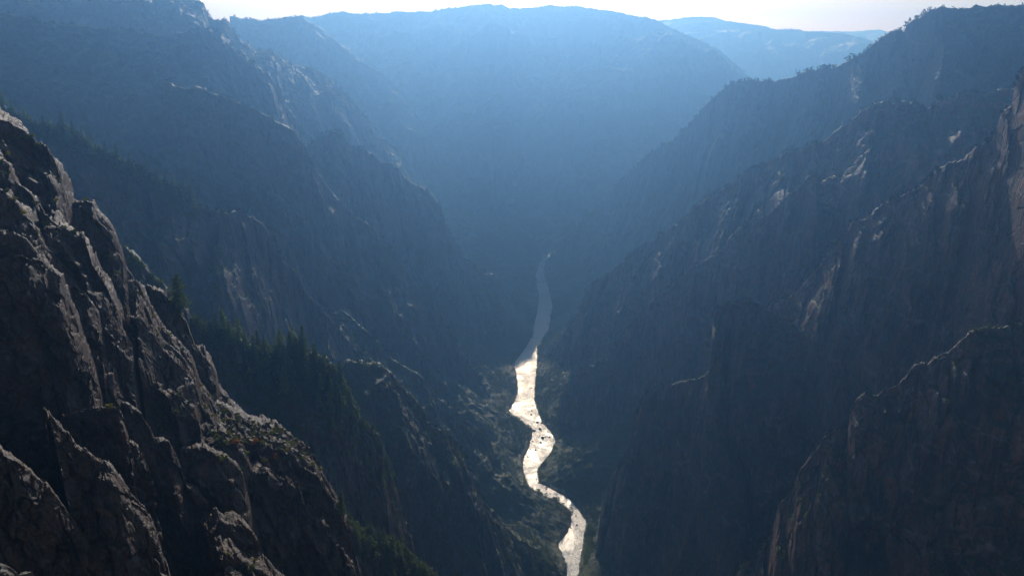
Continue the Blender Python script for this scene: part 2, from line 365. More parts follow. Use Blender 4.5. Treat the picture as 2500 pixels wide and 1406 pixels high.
ridge('ridge', [(560,640,880),(640,700,885),(700,735,890),(760,755,890),(800,772,890),(830,756,890),(870,785,890),(920,830,890),(950,870,895),(1000,900,900),(1040,930,905),(1070,975,915),(1120,1010,925),(1180,1060,935),(1210,1110,945),(1235,1160,945),(1270,1190,940)],
      M_mid, face=(0.22,-1), slope=60, size=30, seed=16, jag=0.6, blocks=0.5)
ridge('ridge', [(640,860,560),(720,850,565),(790,880,570),(830,915,570),(846,890,570),(884,884,575),(927,897,580),(959,913,585),(991,951,590),(1034,999,600),(1045,1037,605),(1083,1048,615),(1099,1064,620),(1130,1100,630),(1150,1160,640),(1180,1220,655),(1222,1270,670),(1260,1310,690),(1300,1335,700),(1340,1370,710),(1375,1410,715),(1400,1460,715)],
      M_mid, face=(0.35,-1), slope=68, size=26, seed=17, jag=0.7, blocks=0.4)
ridge('ridge', [(300,600,330),(420,715,335),(470,775,340),(520,812,345),(600,838,355),(660,846,360),(722,838,365),(765,865,370),(798,876,372),(819,908,375),(846,956,380),(884,1026,385),(927,1064,390),(938,1107,395),(964,1166,400),(981,1241,405),(1007,1316,410),(1030,1420,415),(1050,1500,420)],
      M_mid, face=(0.25,-1), slope=66, ledge=(34,46), size=17, seed=18, jag=0.6, blocks=0.5, base=-420)
ridge('ridge', [(800,1220,290),(850,1262,292),(880,1290,295),(915,1305,300),(950,1312,305),(980,1335,310),(1000,1350,312),(1040,1385,316),(1070,1410,320),(1120,1480,325)],
      M_near, face=(0.2,-1), slope=62, ledge=(8,3), size=9, seed=19, jag=0.6, blocks=0.6, base=-320)
# ---- right side spurs, far to near
ridge('ridge', [(2560,16,1000),(2500,18,1011),(2400,17,1030),(2300,18,1050),(2270,26,1069),(2240,45,1089),(2215,60,1105),(2206,82,1111),(2190,80,1121),(2175,76,1131),(2150,95,1147),(2120,120,1167),(2090,140,1189),(2060,155,1217),(2030,170,1245),(2010,165,1264),(1980,170,1292),(1950,186,1320),(1900,195,1366),(1860,200,1404),(1800,197,1460),(1770,215,1493),(1740,240,1526),(1710,270,1560),(1690,295,1582),(1650,342,1626),(1600,365,1682),(1560,400,1726),(1530,430,1760),(1490,470,1803),(1450,520,1846),(1400,565,1900),(1365,610,1959),(1345,640,1993),(1335,665,2010)],
      M_far, face=(-0.12,-1), slope=65, size=62, seed=21, back_face=(1, 0.4), jag=0.22, blocks=0.4)
ridge('ridge', [(2560,200,760),(2480,215,780),(2400,225,800),(2340,230,815),(2285,245,828),(2255,270,836),(2232,256,842),(2200,248,850),(2150,256,866),(2100,270,883),(2070,300,893),(2020,330,910),(1990,355,920),(1930,370,953),(1880,388,980),(1800,430,1024),(1740,480,1057),(1700,500,1080),(1680,530,1097),(1650,550,1122),(1600,580,1165),(1560,610,1200),(1500,652,1246),(1460,682,1276),(1430,712,1300),(1410,760,1313),(1380,810,1333),(1350,850,1353),(1325,885,1370)],
      M_wall, face=(-0.12,-1), slope=68, size=48, seed=22, back_face=(1, 0.3), gul=1.5, jag=0.5, blocks=0.5)
ridge('ridge', [(1990,420,820),(1930,470,847),(1880,520,870),(1830,543,893),(1800,560,906),(1750,620,929),(1690,650,957),(1640,700,980),(1590,730,1008),(1540,800,1037),(1490,860,1066),(1450,890,1090),(1410,905,1107),(1375,960,1123),(1360,1010,1130)],
      M_wall, face=(-0.12,-1), slope=72, size=36, seed=26, back_face=(1, 0.3), gul=1.5, jag=0.6, blocks=0.5)
ridge('ridge', [(2560,110,520),(2500,160,538),(2480,200,544),(2476,224,545),(2470,262,547),(2446,276,555),(2430,320,560),(2420,345,563),(2376,364,578),(2336,398,592),(2291,408,608),(2267,438,616),(2230,470,629),(2187,474,643),(2167,493,650),(2117,528,665),(2077,548,677),(2062,563,682),(2027,608,692),(2003,647,700),(1965,690,715),(1935,718,728),(1900,735,743),(1860,760,760),(1800,900,777),(1720,1020,800),(1600,1180,832),(1500,1290,860)],
      M_wall, face=(-0.12,-1), slope=73, size=34, seed=23, back_face=(1, 0.25), gul=1.5, jag=0.6, blocks=0.5)
ridge('ridge', [(1960,815,684),(1900,798,686),(1872,806,688),(1862,800,690),(1850,752,692),(1828,730,696),(1790,736,704),(1760,752,710),(1742,764,713),(1736,830,714),(1735,900,715),(1720,918,720),(1660,935,741),(1610,945,759),(1572,962,773),(1560,1000,777),(1541,1030,784),(1550,1065,781),(1530,1110,791),(1510,1135,803),(1490,1170,816),(1470,1230,828),(1465,1260,832)],
      M_wall, face=(-0.25,-1), slope=74, size=26, seed=24, back_face=(1, 0.3), gul=1.5, jag=0.6, blocks=0.5)
ridge('ridge', [(2600,770,400),(2500,790,400),(2400,802,405),(2350,826,410),(2320,852,415),(2290,870,420),(2262,890,425),(2230,890,430),(2212,920,432),(2195,938,435),(2160,950,440),(2140,966,442),(2112,960,444),(2090,975,446),(2076,1000,448),(2070,1045,450),(2035,1047,455),(2010,1070,458),(1990,1100,462),(1950,1150,470),(1930,1200,478),(1900,1235,485),(1885,1300,492),(1850,1350,500),(1790,1410,510),(1740,1480,520)],
      M_wall, face=(-0.25,-1), slope=74, size=20, seed=25, back_face=(1, 0.5), gul=1.5, jag=0.5, blocks=0.6, base=-470)
# ---- the near cliff on the left: slabs and ribs, back to front
AX = (0.42, 0.10, -0.9)
def slab(trace, **kw):
    a = dict(face=(0.35, -1), size=5.5, slope=76, blocks=1.0, axis=AX, jag=0.5, top_r=0.9, back=0.3, base=-175, px=1.1, back_slope=50, gul=0.3, bs=0.7)
    a.update(kw); return ridge('cliff', trace, M_near, **a)
slab([(-80,240,185),(0,288,185),(40,303,186),(80,332,187),(115,356,188),(130,382,189),(148,420,190),(152,445,190),(170,500,192),(190,560,195),(215,640,200),(250,740,203),(290,860,205),(330,980,208)], seed=61)
slab([(150,560,196),(183,487,197),(225,493,198),(234,518,198),(262,535,200),(277,560,201),(298,610,203),(310,652,205),(325,672,206),(346,690,208),(375,700,210),(402,716,212),(430,748,214),(455,788,216),(475,840,217),(500,870,219),(522,900,220),(535,950,221),(560,985,222),(600,1020,223)], seed=62)
slab([(340,690,196),(400,800,198),(440,838,199),(470,870,200),(490,930,201),(530,990,203),(600,1019,205),(640,1033,206),(675,1040,207),(723,1074,208),(758,1096,208),(780,1138,208),(803,1173,208),(828,1220,208),(841,1272,208),(854,1320,208),(870,1362,208),(880,1420,208),(890,1480,208)], seed=63, ledge=(15,1), slope=72)
slab([(-60,360,170),(0,388,170),(24,404,170),(40,441,171),(77,469,172),(97,514,172),(134,562,173),(170,640,174),(205,720,175),(240,800,176),(270,900,177),(300,1000,178)], seed=64)
slab([(95,500,168),(122,530,168),(170,567,169),(203,575,170),(225,640,170),(247,676,171),(262,702,171),(284,749,172),(296,798,172),(321,838,173),(332,899,173),(346,984,174),(352,1041,174),(380,1110,175),(400,1200,175)], seed=65)
slab([(-60,440,160),(8,469,160),(41,490,160),(90,560,161),(138,636,162),(178,696,163),(211,716,163),(240,760,164),(262,860,165),(290,990,166),(310,1100,167)], seed=66)
slab([(-60,560,150),(0,566,150),(32,563,150),(65,580,150),(93,619,151),(122,656,152),(150,676,152),(170,729,153),(184,770,153),(215,860,154),(245,960,155),(270,1080,156)], seed=67, slope=80)
slab([(330,1000,180),(350,1035,180),(409,1029,181),(438,1035,182),(457,1051,182),(480,1060,183),(540,1050,185),(590,1080,187),(614,1128,188),(649,1122,189),(678,1150,190),(694,1144,190),(723,1170,191),(738,1205,191),(750,1260,192),(770,1340,192),(790,1440,192)], seed=68, ledge=(6,1), slope=78)
slab([(300,980,160),(345,1010,160),(365,1040,160),(380,1074,161),(412,1074,161),(438,1128,162),(457,1189,163),(486,1202,163),(508,1224,164),(528,1282,164),(547,1333,165),(560,1403,165),(575,1480,165)], seed=69, face=(0.55,-1), slope=80)
slab([(440,1100,172),(483,1090,172),(528,1109,173),(556,1118,173),(592,1150,174),(601,1192,174),(614,1246,175),(624,1282,175),(640,1340,175),(665,1440,176)], seed=70, slope=82)
slab([(150,1010,138),(225,993,138),(290,998,138),(305,1030,139),(316,1075,139),(342,1095,140),(360,1140,140),(376,1178,140),(386,1250,141),(400,1330,141),(420,1440,141)], seed=71, face=(0.65,-1), top_r=0.4, slope=82)
slab([(505,1310,150),(544,1272,150),(566,1285,150),(592,1275,151),(614,1294,151),(630,1320,151),(637,1365,152),(650,1440,152)], seed=72, face=(0.55,-1), slope=80, size=4)
slab([(530,1340,143),(576,1349,143),(617,1381,144),(662,1405,144),(720,1450,145)], seed=73, face=(0.55,-1), slope=60, size=4)
slab([(120,1010,118),(190,1085,118),(250,1130,118),(275,1150,118),(310,1192,119),(348,1234,119),(374,1269,119),(387,1307,120),(398,1350,120),(405,1406,120),(412,1480,120)], seed=74, face=(0.65,-1), top_r=0.4, slope=76)
slab([(-60,1080,108),(40,1120,108),(120,1190,109),(180,1270,109),(230,1340,110),(262,1420,110)], seed=75, face=(0.65,-1), top_r=0.4, slope=78)

run_jobs()
# ------------------------------------------------------------------ river and canyon floor
RIV = [(560,1330,1336),(600,1333,1345),(625,1325,1345),(641,1319,1333),(672,1307,1329),(696,1307,1338),(726,1316,1345),(751,1313,1350),(793,1304,1341),(818,1301,1335),(854,1280,1312),(885,1256,1310),(921,1262,1313),(952,1266,1306),(976,1259,1304),(1003,1243,1313),(1031,1277,1322),(1049,1301,1341),(1073,1298,1355),(1098,1289,1353),(1122,1277,1329),(1143,1277,1313),(1165,1283,1313),(1186,1292,1332),(1204,1307,1365),(1219,1355,1392),(1244,1392,1412),(1274,1396,1433),(1299,1386,1426),(1329,1362,1423),(1365,1380,1417),(1406,1386,1411),(1500,1392,1440),(1650,1380,1470)]
Lb = np.array([on_floor(l, y) for y, l, r in RIV])[::-1]; Rb = np.array([on_floor(r, y) for y, l, r in RIV])[::-1]
Ys = np.arange(Lb[0, 1], 2150, 1.2)
yl = np.interp(Ys, Lb[:, 1], Lb[:, 0]); yr = np.interp(Ys, Rb[:, 1], Rb[:, 0])
Z0 = np.zeros_like(Ys)
yl = yl + 1.6 * fbm(np.stack([Ys / 7, Z0, Z0], 1), 3, 91); yr = yr + 1.6 * fbm(np.stack([Ys / 7, Z0, Z0 + 9], 1), 3, 92)
nx = 9
G = np.zeros((len(Ys), nx, 3)); 
for j in range(nx):
    G[:, j, 0] = yl - 2 + (yr - yl + 4) * j / (nx - 1); G[:, j, 1] = Ys; G[:, j, 2] = FLOOR
me = fast_mesh('river', G.reshape(-1, 3), grid_faces(len(Ys), nx, True), M_water)
link(bpy.data.objects.new('river', me), kind='structure')
def floor_height(x, y):
    l = np.interp(y, Ys, yl); r = np.interp(y, Ys, yr)
    dl = l - x; dr = x - r; d = np.maximum(dl, dr)
    P = np.stack([x, y, 0 * x], 1)
    n = fbm(P / 9.0, 4, 95); n2 = fbm(P / 45.0, 3, 96)
    z = FLOOR + np.clip(d, -6, 4) * 0.5 + np.where(d > 2, 1.2 * n, 0) + np.maximum(d - 8 - 8 * n2, 0) * 0.62 * (1 + 0.5 * n2) + 4 * np.clip((d - 12) / 40, 0, 1) * n
    return np.minimum(z, -455 + 18 * n2 + np.maximum(d - 450, 0) * 0.45)
X = np.arange(-230, 300, 1.6); Y = np.arange(640, 2300, 1.9)
gx, gy = np.meshgrid(X, Y, indexing='ij'); z = floor_height(gx.ravel(), gy.ravel())
V = np.stack([gx.ravel(), gy.ravel(), z], 1)
link(bpy.data.objects.new('canyon_floor', fast_mesh('canyon_floor', V, grid_faces(len(X), len(Y), True), M_bank)), kind='structure')
A3 = V.reshape(len(X), len(Y), 3); SURF.append(('canyon_floor', V, np.abs(grid_normals(A3)).reshape(-1, 3), 1.6))
X = np.r_[np.linspace(-6000, -300, 60), np.linspace(-225, 290, 30), np.linspace(370, 6500, 60)]; Y = np.r_[np.linspace(-300, 3000, 90), np.linspace(3100, 6200, 24)]
gx, gy = np.meshgrid(X, Y, indexing='ij'); z = np.minimum(floor_height(gx.ravel(), gy.ravel()) - 7, -400)
V = np.stack([gx.ravel(), gy.ravel(), z], 1)
link(bpy.data.objects.new('ground', fast_mesh('ground', V, grid_faces(len(X), len(Y), True), M_mid)), kind='structure')
def patch(name, poly, mat, lift, res=1.2, kind='structure', thick=2.0):
    """a low mound inside a traced outline on the canyon floor"""
    Pw = np.array([on_floor(x, y) for x, y in poly])[:, :2]
    X = np.arange(Pw[:, 0].min() - 2, Pw[:, 0].max() + 2, res); Y = np.arange(Pw[:, 1].min() - 2, Pw[:, 1].max() + 2, res)
    gx, gy = np.meshgrid(X, Y, indexing='ij'); q = np.stack([gx.ravel(), gy.ravel()], 1)
    d = np.full(len(q), 1e9); ins = np.zeros(len(q), bool)
    for i in range(len(Pw)):
        a, b = Pw[i], Pw[(i + 1) % len(Pw)]; ab = b - a
        t = np.clip(((q - a) @ ab) / (ab @ ab), 0, 1); d = np.minimum(d, np.linalg.norm(q - a - t[:, None] * ab, axis=1))
        c = ((a[1] > q[:, 1]) != (b[1] > q[:, 1])) & (q[:, 0] < (b[0] - a[0]) * (q[:, 1] - a[1]) / (b[1] - a[1] + 1e-9) + a[0]); ins ^= c
    sd_ = np.where(ins, d, -d) + 1.5 * fbm(np.c_[q / 6.0, 0 * q[:, 0]], 3, 77)
    z = FLOOR + np.clip(sd_, -4, 3) * thick / 3 + lift + 0.5 * fbm(np.c_[q / 3.0, 0 * q[:, 0]], 3, 78) * (sd_ > 0)
    me = fast_mesh(name, np.c_[q, z], grid_faces(len(X), len(Y), True), mat)
    link(bpy.data.objects.new(name, me), kind=kind)
    SURF.append((name, np.c_[q, z][sd_ > 0.5], np.tile([0, 0, 1.0], (int((sd_ > 0.5).sum()), 1)), res))
patch('gravel_bar', [(1353,1085),(1366,1100),(1362,1140),(1352,1165),(1345,1187),(1318,1180),(1313,1150),(1330,1125),(1345,1105)], M_gravel, 0.5)
patch('gravel_bar', [(1436,1275),(1455,1300),(1475,1340),(1490,1380),(1500,1440),(1412,1440),(1418,1400),(1424,1350),(1428,1310)], M_gravel, 0.5)
patch('gravel_bar', [(1310,900),(1328,930),(1330,980),(1345,1010),(1330,1030),(1308,985),(1306,950)], M_gravel, 0.5)
patch('gravel_bar', [(1230,690),(1300,690),(1312,730),(1310,755),(1290,800),(1250,830),(1240,760)], M_gravel, 0.3, 2.5)

# ------------------------------------------------------------------ where things stand
AP = np.concatenate([s_[1] for s_ in SURF]).astype(np.float32); AN = np.concatenate([s_[2] for s_ in SURF]).astype(np.float32)
AI = np.concatenate([np.full(len(s_[1]), i, np.int16) for i, s_ in enumerate(SURF)])
ax_, ay_, ad_ = project(AP)
CELL = 10
gi = (np.clip(ax_ / CELL, 0, 249).astype(int) * 141 + np.clip(ay_ / CELL, 0, 140).astype(int))
inside = (ax_ >= 0) & (ax_ < 2500) & (ay_ >= 0) & (ay_ < 1406) & (AP[:, 1] > 5)
ZB = np.full(250 * 141, 1e9, np.float32); np.minimum.at(ZB, gi[inside], ad_[inside])
VIS = inside & (ad_ < ZB[gi] * 1.03 + 4)
vi = np.nonzero(VIS)[0]
vx, vy, vd = ax_[vi], ay_[vi], ad_[vi]
def spot(px, py, r=12):
    """the visible point of the ground nearest to a place in the photograph"""
    d = (vx - px) ** 2 + (vy - py) ** 2
    m = np.nonzero(d < r * r)[0]
    if len(m) == 0: k = int(np.argmin(d)); return AP[vi[k]].astype(float)
    k = m[int(np.argmin(vd[m] + 0.2 * np.sqrt(d[m])))]
    return AP[vi[k]].astype(float)
def in_poly(x, y, poly):
    ins = np.zeros(len(x), bool)
    for i in range(len(poly)):
        a, b = poly[i], poly[(i + 1) % len(poly)]
        ins ^= ((a[1] > y) != (b[1] > y)) & (x < (b[0] - a[0]) * (y - a[1]) / (b[1] - a[1] + 1e-9) + a[0])
    return ins
def scatter(poly, n, gap, dmin=0, dmax=1e9, nz=-1.0, seed=0, even=False):
    """up to n visible places inside a region, at least gap metres apart"""
    r = np.random.default_rng(seed)
    m = np.nonzero(in_poly(vx, vy, poly) & (vd > dmin) & (vd < dmax) & (AN[vi, 2] > nz))[0]
    if len(m) == 0: return []
    p = AN[vi[m], 2].clip(0.05, 1) ** (0 if even else 2) * (vd[m] ** 0.5); p /= p.sum()
    m = r.choice(m, min(len(m), n * 12), replace=False, p=p)
    out = []
    for k in m:
        q = AP[vi[k]].astype(float)
        if all((q[0] - o[0]) ** 2 + (q[1] - o[1]) ** 2 + (q[2] - o[2]) ** 2 > gap * gap for o in out):
            out.append(q)
            if len(out) >= n: break
    return out

# ------------------------------------------------------------------ plants
def leaf_cloud(centres, radii, per, leaf, r, flat=0.8):
    """many small leaf faces around clump centres: (vertices, triangles)"""
    C_ = np.repeat(centres, per, 0); R_ = np.repeat(radii, per)[:, None]
    d = r.normal(size=C_.shape); d /= np.linalg.norm(d, axis=1, keepdims=True)
    c = C_ + d * R_ * (r.random((len(C_), 1)) ** 0.4) * np.array([1, 1, flat])
    a = r.normal(size=c.shape); a /= np.linalg.norm(a, axis=1, keepdims=True)
    b = np.cross(a, r.normal(size=c.shape)); b /= np.linalg.norm(b, axis=1, keepdims=True)
    s_ = leaf * (0.6 + 0.8 * r.random((len(c), 1)))
    V = np.stack([c - a * s_ * 0.5 - b * s_ * 0.35, c + a * s_ * 0.75, c - a * s_ * 0.4 + b * s_ * 0.5], 1).reshape(-1, 3)
    return V, np.arange(len(V)).reshape(-1, 3)
def tube(path, radii, sides=6):
    V, F = [], []
    for i, (p, rr) in enumerate(zip(path, radii)):
        for k in range(sides):
            a = 2 * math.pi * k / sides; V.append((p[0] + rr * math.cos(a), p[1] + rr * math.sin(a), p[2]))
        if i:
            for k in range(sides):
                k2 = (k + 1) % sides; o = (i - 1) * sides
                F.append((o + k, o + k2, o + sides + k2)); F.append((o + k, o + sides + k2, o + sides + k))
    return np.array(V), np.array(F)
def join(parts):
    V, F, n = [], [], 0
    for v, f in parts: V.append(v); F.append(np.asarray(f) + n); n += len(v)
    return np.concatenate(V), np.concatenate(F)
def conifer_meshes(k, r):
    """unit-height conifer: uneven tiers of drooping boughs"""
    lean = r.normal(0, 0.015, 2)
    trunk = tube([(0, 0, -0.06), (lean[0] * .4, lean[1] * .4, 0.4), (lean[0], lean[1], 0.97)], [0.022, 0.014, 0.003])
    cs, rs = [], []
    wide = r.uniform(0.17, 0.27); start = r.uniform(0.08, 0.24)
    z = start
    while z < 0.97:
        q = (z - start) / (1 - start); R = wide * (1 - q) ** r.uniform(0.65, 0.95) * (0.75 + 0.5 * r.random()) + 0.012
        nb = max(3, int(9 * (1 - q) + 3)); ph = r.random() * 6.28
        for i in range(nb):
            if r.random() < 0.14: continue
            a = ph + 6.283 * i / nb + r.normal(0, 0.2); L = R * r.uniform(0.6, 1.15)
            for s_ in (0.35, 0.7, 1.0):
                cs.append((math.cos(a) * L * s_ + lean[0] * z, math.sin(a) * L * s_ + lean[1] * z, z - 0.10 * L * s_ * s_ * 3)); rs.append(0.020 + 0.035 * (1 - q) * (1.1 - 0.5 * s_))
        z += 0.045 + 0.02 * r.random()
    crown = leaf_cloud(np.array(cs), np.array(rs), 4, 0.042, r, 0.55)
    return trunk, crown
def broadleaf_meshes(k, r, per=26, leaf=0.07):
    """unit-height rounded tree: forked stem and clumps with gaps"""
    parts = [tube([(0, 0, -0.08), (0.02, 0, 0.25), (0.0, 0.03, 0.5)], [0.035, 0.025, 0.012])]
    cs, rs = [], []
    for i in range(r.integers(9, 14)):
        a = r.random() * 6.28; rad = 0.34 * r.random() ** 0.5; z = r.uniform(0.32, 0.85) - 0.25 * rad
        c = (math.cos(a) * rad, math.sin(a) * rad, z); cs.append(c); rs.append(r.uniform(0.11, 0.20))
        parts.append(tube([(0.01, 0, 0.22), (c[0] * 0.5, c[1] * 0.5, 0.2 + (z - 0.2) * 0.55), c], [0.016, 0.010, 0.004], 4))
    return join(parts), leaf_cloud(np.array(cs), np.array(rs), per, leaf, r, 0.85)
def shrub_meshes(k, r, per=34, leaf=0.12):
    """unit-wide low shrub: several twiggy stems and leaf clumps down to the ground"""
    parts, cs, rs = [], [], []
    for i in range(r.integers(7, 11)):
        a = r.random() * 6.28; rad = 0.40 * r.random() ** 0.6; z = r.uniform(0.12, 0.62) * (1.1 - rad)
        c = (math.cos(a) * rad, math.sin(a) * rad, z); cs.append(c); rs.append(r.uniform(0.10, 0.20))
        parts.append(tube([(0, 0, -0.15), (c[0] * 0.5, c[1] * 0.5, z * 0.5), c], [0.02, 0.013, 0.005], 3))
    return join(parts), leaf_cloud(np.array(cs), np.array(rs), per, leaf, r, 0.8)
def kit(fn, n, leaf_mats, name, seed):
    out = {}
    for mn, mt in leaf_mats.items():
        out[mn] = []
        for i in range(n):
            r = np.random.default_rng(seed + i); (tv, tf), (cv, cf) = fn(i, r)
            out[mn].append((fast_mesh(name + '_trunk', tv, tf, M_bark, True, True), fast_mesh(name + '_crown', cv, cf, mt, False, True)))
    return out
PINE = kit(conifer_meshes, 6, {'dark': L_conifer, 'light': L_painted_sun}, 'pine', 100)  # the light set has its sunlit look painted into the crown
BROAD = kit(broadleaf_meshes, 4, {'green': L_riparian, 'bright': L_green}, 'broadleaf', 200)
SHRUB = kit(shrub_meshes, 4, {'green': L_green, 'sage': L_sage, 'yellow': L_yellow, 'orange': L_orange, 'dull': L_scrub}, 'shrub', 300)
def plant(name, pair, p, h, label, cat, group=None, stem='trunk', wide=1.0, sink=0.02):
    o = bpy.data.objects.new(name, None); o.empty_display_size = 0.3
    link(o, None, label=label, category=cat)
    if group: o['group'] = group
    o.location = (p[0], p[1], p[2] - sink * h); o.rotation_euler = (random.uniform(-.05, .05), random.uniform(-.05, .05), random.uniform(0, 6.28)); o.scale = (h * wide, h * wide, h)
    link(bpy.data.objects.new(stem, pair[0]), o); link(bpy.data.objects.new('crown', pair[1]), o)
    return o
def rpick(lst): return lst[random.randrange(len(lst))]

# conifers that stand alone
for px, py, h, lab in [(452,762,11.0,'tall conifer standing alone on the skyline just past the near cliff top'),
        (832,1252,6.5,'thin conifer at the right foot of the near cliff, above the bright rock strip'),
        (655,978,9.0,'conifer on the bare rock edge below the main grove'),
        (692,925,9.5,'pointed conifer alone in the dark hollow under the grove')]:
    plant('pine_tree', rpick(PINE['dark']), spot(px, py, 16), h, lab, 'tree', wide=1.1)
def pines(poly, n, gap, h0, h1, label, group, **kw):
    pts = scatter(poly, n, gap, **kw)
    for q in pts: plant('pine_tree', rpick(PINE['light' if random.random() < 0.35 else 'dark']), q, random.uniform(h0, h1), label, 'tree', group, wide=random.uniform(0.9, 1.25))
    print(group, len(pts))
pines([(470,770),(600,815),(730,835),(800,880),(835,960),(880,1030),(800,1010),(720,960),(650,960),(590,900),(540,850),(480,820)], 95, 3.6, 3.5, 13,
      'dark conifer in the dense grove on the shaded ridge behind the near cliff', 'conifers of the grove', dmin=290, dmax=460, seed=1, even=True)
pines([(780,960),(900,1020),(950,1110),(980,1230),(930,1200),(860,1080),(800,1040)], 22, 4, 4, 8,
      'scattered conifer down the rocky edge below the grove', 'conifers below the grove', dmin=290, dmax=460, seed=2)
pines([(830,1220),(900,1285),(960,1320),(1060,1410),(900,1406),(870,1330)], 34, 1.9, 2.6, 5.2,
      'small bushy conifer on the sunlit rock strip at the bottom of the frame', 'conifers on the bottom rock strip', dmin=240, dmax=420, seed=3)
pines([(0,235),(100,290),(180,312),(300,380),(400,435),(480,480),(470,520),(360,450),(240,390),(120,340),(0,300)], 75, 6, 6, 12,
      'distant conifer along the green skyline ridge at the left', 'conifers on the green left ridge', dmin=550, dmax=950, seed=4)
pines([(590,500),(700,600),(760,720),(900,800),(1060,950),(1200,1080),(1180,1110),(1040,1000),(900,900),(780,800),(640,600)], 50, 7, 5, 9,
      'distant conifer on the spur that runs down to the river', 'conifers on the middle spur', dmin=650, dmax=1050, seed=5)

# trees by the river
def brook(poly, n, gap, h0, h1, label, group, kind='green', **kw):
    pts = scatter(poly, n, gap, **kw)
    for q in pts: plant('broadleaf_tree', rpick(BROAD['bright' if random.random() < 0.4 else kind]), q, random.uniform(h0, h1), label, 'tree', group, wide=random.uniform(0.9, 1.3))
    print(group, len(pts))
brook([(1245,940),(1270,960),(1240,1005),(1300,1050),(1292,1085),(1230,1060),(1215,1010)], 38, 4.5, 5, 9, 'dark leafy tree on the left bank beside the glittering bend', 'trees on the left bank', dmin=900, seed=11)
brook([(1312,880),(1345,905),(1352,960),(1350,1030),(1372,1080),(1330,1040),(1325,960)], 40, 4.5, 4, 8, 'leafy tree on the right bank above the river boulders', 'trees on the upper right bank', dmin=900, seed=12)
brook([(1372,1080),(1420,1110),(1440,1180),(1400,1200),(1352,1190),(1362,1120)], 28, 4, 4, 7.5, 'dark tree behind the gravel bar on the right bank', 'trees behind the gravel bar', dmin=800, seed=13)
brook([(1275,1215),(1320,1200),(1395,1235),(1400,1270),(1365,1320),(1300,1270)], 46, 3.8, 4, 7, 'dark tree of the wooded point where the river bends', 'trees on the wooded point', dmin=700, seed=14)
brook([(1432,1280),(1460,1300),(1500,1370),(1505,1406),(1470,1406),(1450,1350)], 34, 3.0, 3, 7, 'bright green tree at the right bank in the bottom of the frame', 'bright trees at the lower right bank', 'bright', dmin=640, seed=15)
brook([(1205,1270),(1270,1290),(1330,1330),(1385,1380),(1390,1406),(1300,1406),(1240,1330)], 60, 3.4, 2.5, 4.5, 'low bushy tree on the rocky shoulder left of the lowest river reach', 'bushes on the rocky shoulder', dmin=500, seed=16)

# shrubs on the near cliff
for px, py, w, c, lab in [(575,1085,2.2,'orange','large orange shrub on the sunlit ledge of the near cliff'),
        (622,1085,1.9,'orange','orange shrub at the right end of the sunlit ledge'),
        (600,1070,1.3,'yellow','small bright yellow shrub between the orange shrubs'),
        (672,1113,1.6,'orange','low orange shrub beside the rounded rock hump'),
        (655,1120,1.5,'yellow','yellow green shrub touching the low orange shrub'),
        (548,1070,2.4,'sage','pale sage shrub left of the orange shrubs'),
        (535,1090,2.0,'green','green shrub hanging over the cliff edge under the sage shrub'),
        (545,1125,2.2,'green','bright green shrub growing down the dark crack below the ledge'),
        (268,993,1.4,'yellow','yellow shrub on the flat top of the dark block'),
        (75,345,2.0,'green','bright green shrub mat on the cliff crest at far left'),
        (95,358,1.6,'green','green shrub beside the mat on the cliff crest'),
        (55,338,1.5,'green','green tuft at the upper end of the cliff crest mat'),
        (208,492,1.2,'yellow','yellow green shrub on top of the dark pinnacle'),
        (190,568,1.3,'dull','olive shrub on the ledge under the dark pinnacle'),
        (592,1150,1.4,'dull','olive shrub on top of the narrow rock column'),
        (765,1170,1.6,'green','green shrub on the pale rounded hump near the river side'),
        (395,1020,1.8,'green','yellow green shrub at the left end of the shelf'),
        (620,1385,1.8,'green','green shrub at the bottom edge beside the pale boulder'),
        (555,1205,1.5,'dull','olive shrub in the gully beside the pale boulder')]:
    plant('shrub', rpick(SHRUB[c]), spot(px, py, 10), w, lab, 'shrub', stem='stems', wide=1.2)
def shrubs(poly, n, gap, w0, w1, kinds, label, group, **kw):
    pts = scatter(poly, n, gap, **kw)
    for q in pts: plant('shrub', rpick(SHRUB[rpick(kinds)]), q, random.uniform(w0, w1), label, 'shrub', group, stem='stems', wide=1.3)
    print(group, len(pts))
shrubs([(350,990),(520,930),(600,1010),(740,1070),(790,1150),(700,1130),(600,1120),(480,1060),(380,1050)], 160, 0.8, 0.7, 1.7, ['green', 'green', 'dull', 'sage', 'yellow'],
       'small shrub among the sunlit slabs on the shelf of the near cliff', 'shrubs among the sunlit slabs', dmin=100, dmax=240, nz=0.25, seed=21)
shrubs([(0,285),(150,380),(300,650),(420,740),(520,900),(400,880),(250,760),(100,600),(0,500)], 70, 1.5, 0.6, 1.5, ['green', 'green', 'dull', 'yellow'],
       'small tuft of shrub rooted in the cracks of the near cliff', 'shrub tufts in the upper cliff', dmin=100, dmax=240, nz=0.35, seed=22)
shrubs([(540,1260),(680,1406),(560,1406)], 16, 1.0, 0.5, 1.2, ['green', 'dull', 'yellow'],
       'small shrub around the pale boulder at the bottom of the frame', 'shrubs by the pale boulder', dmin=90, dmax=240, seed=23)

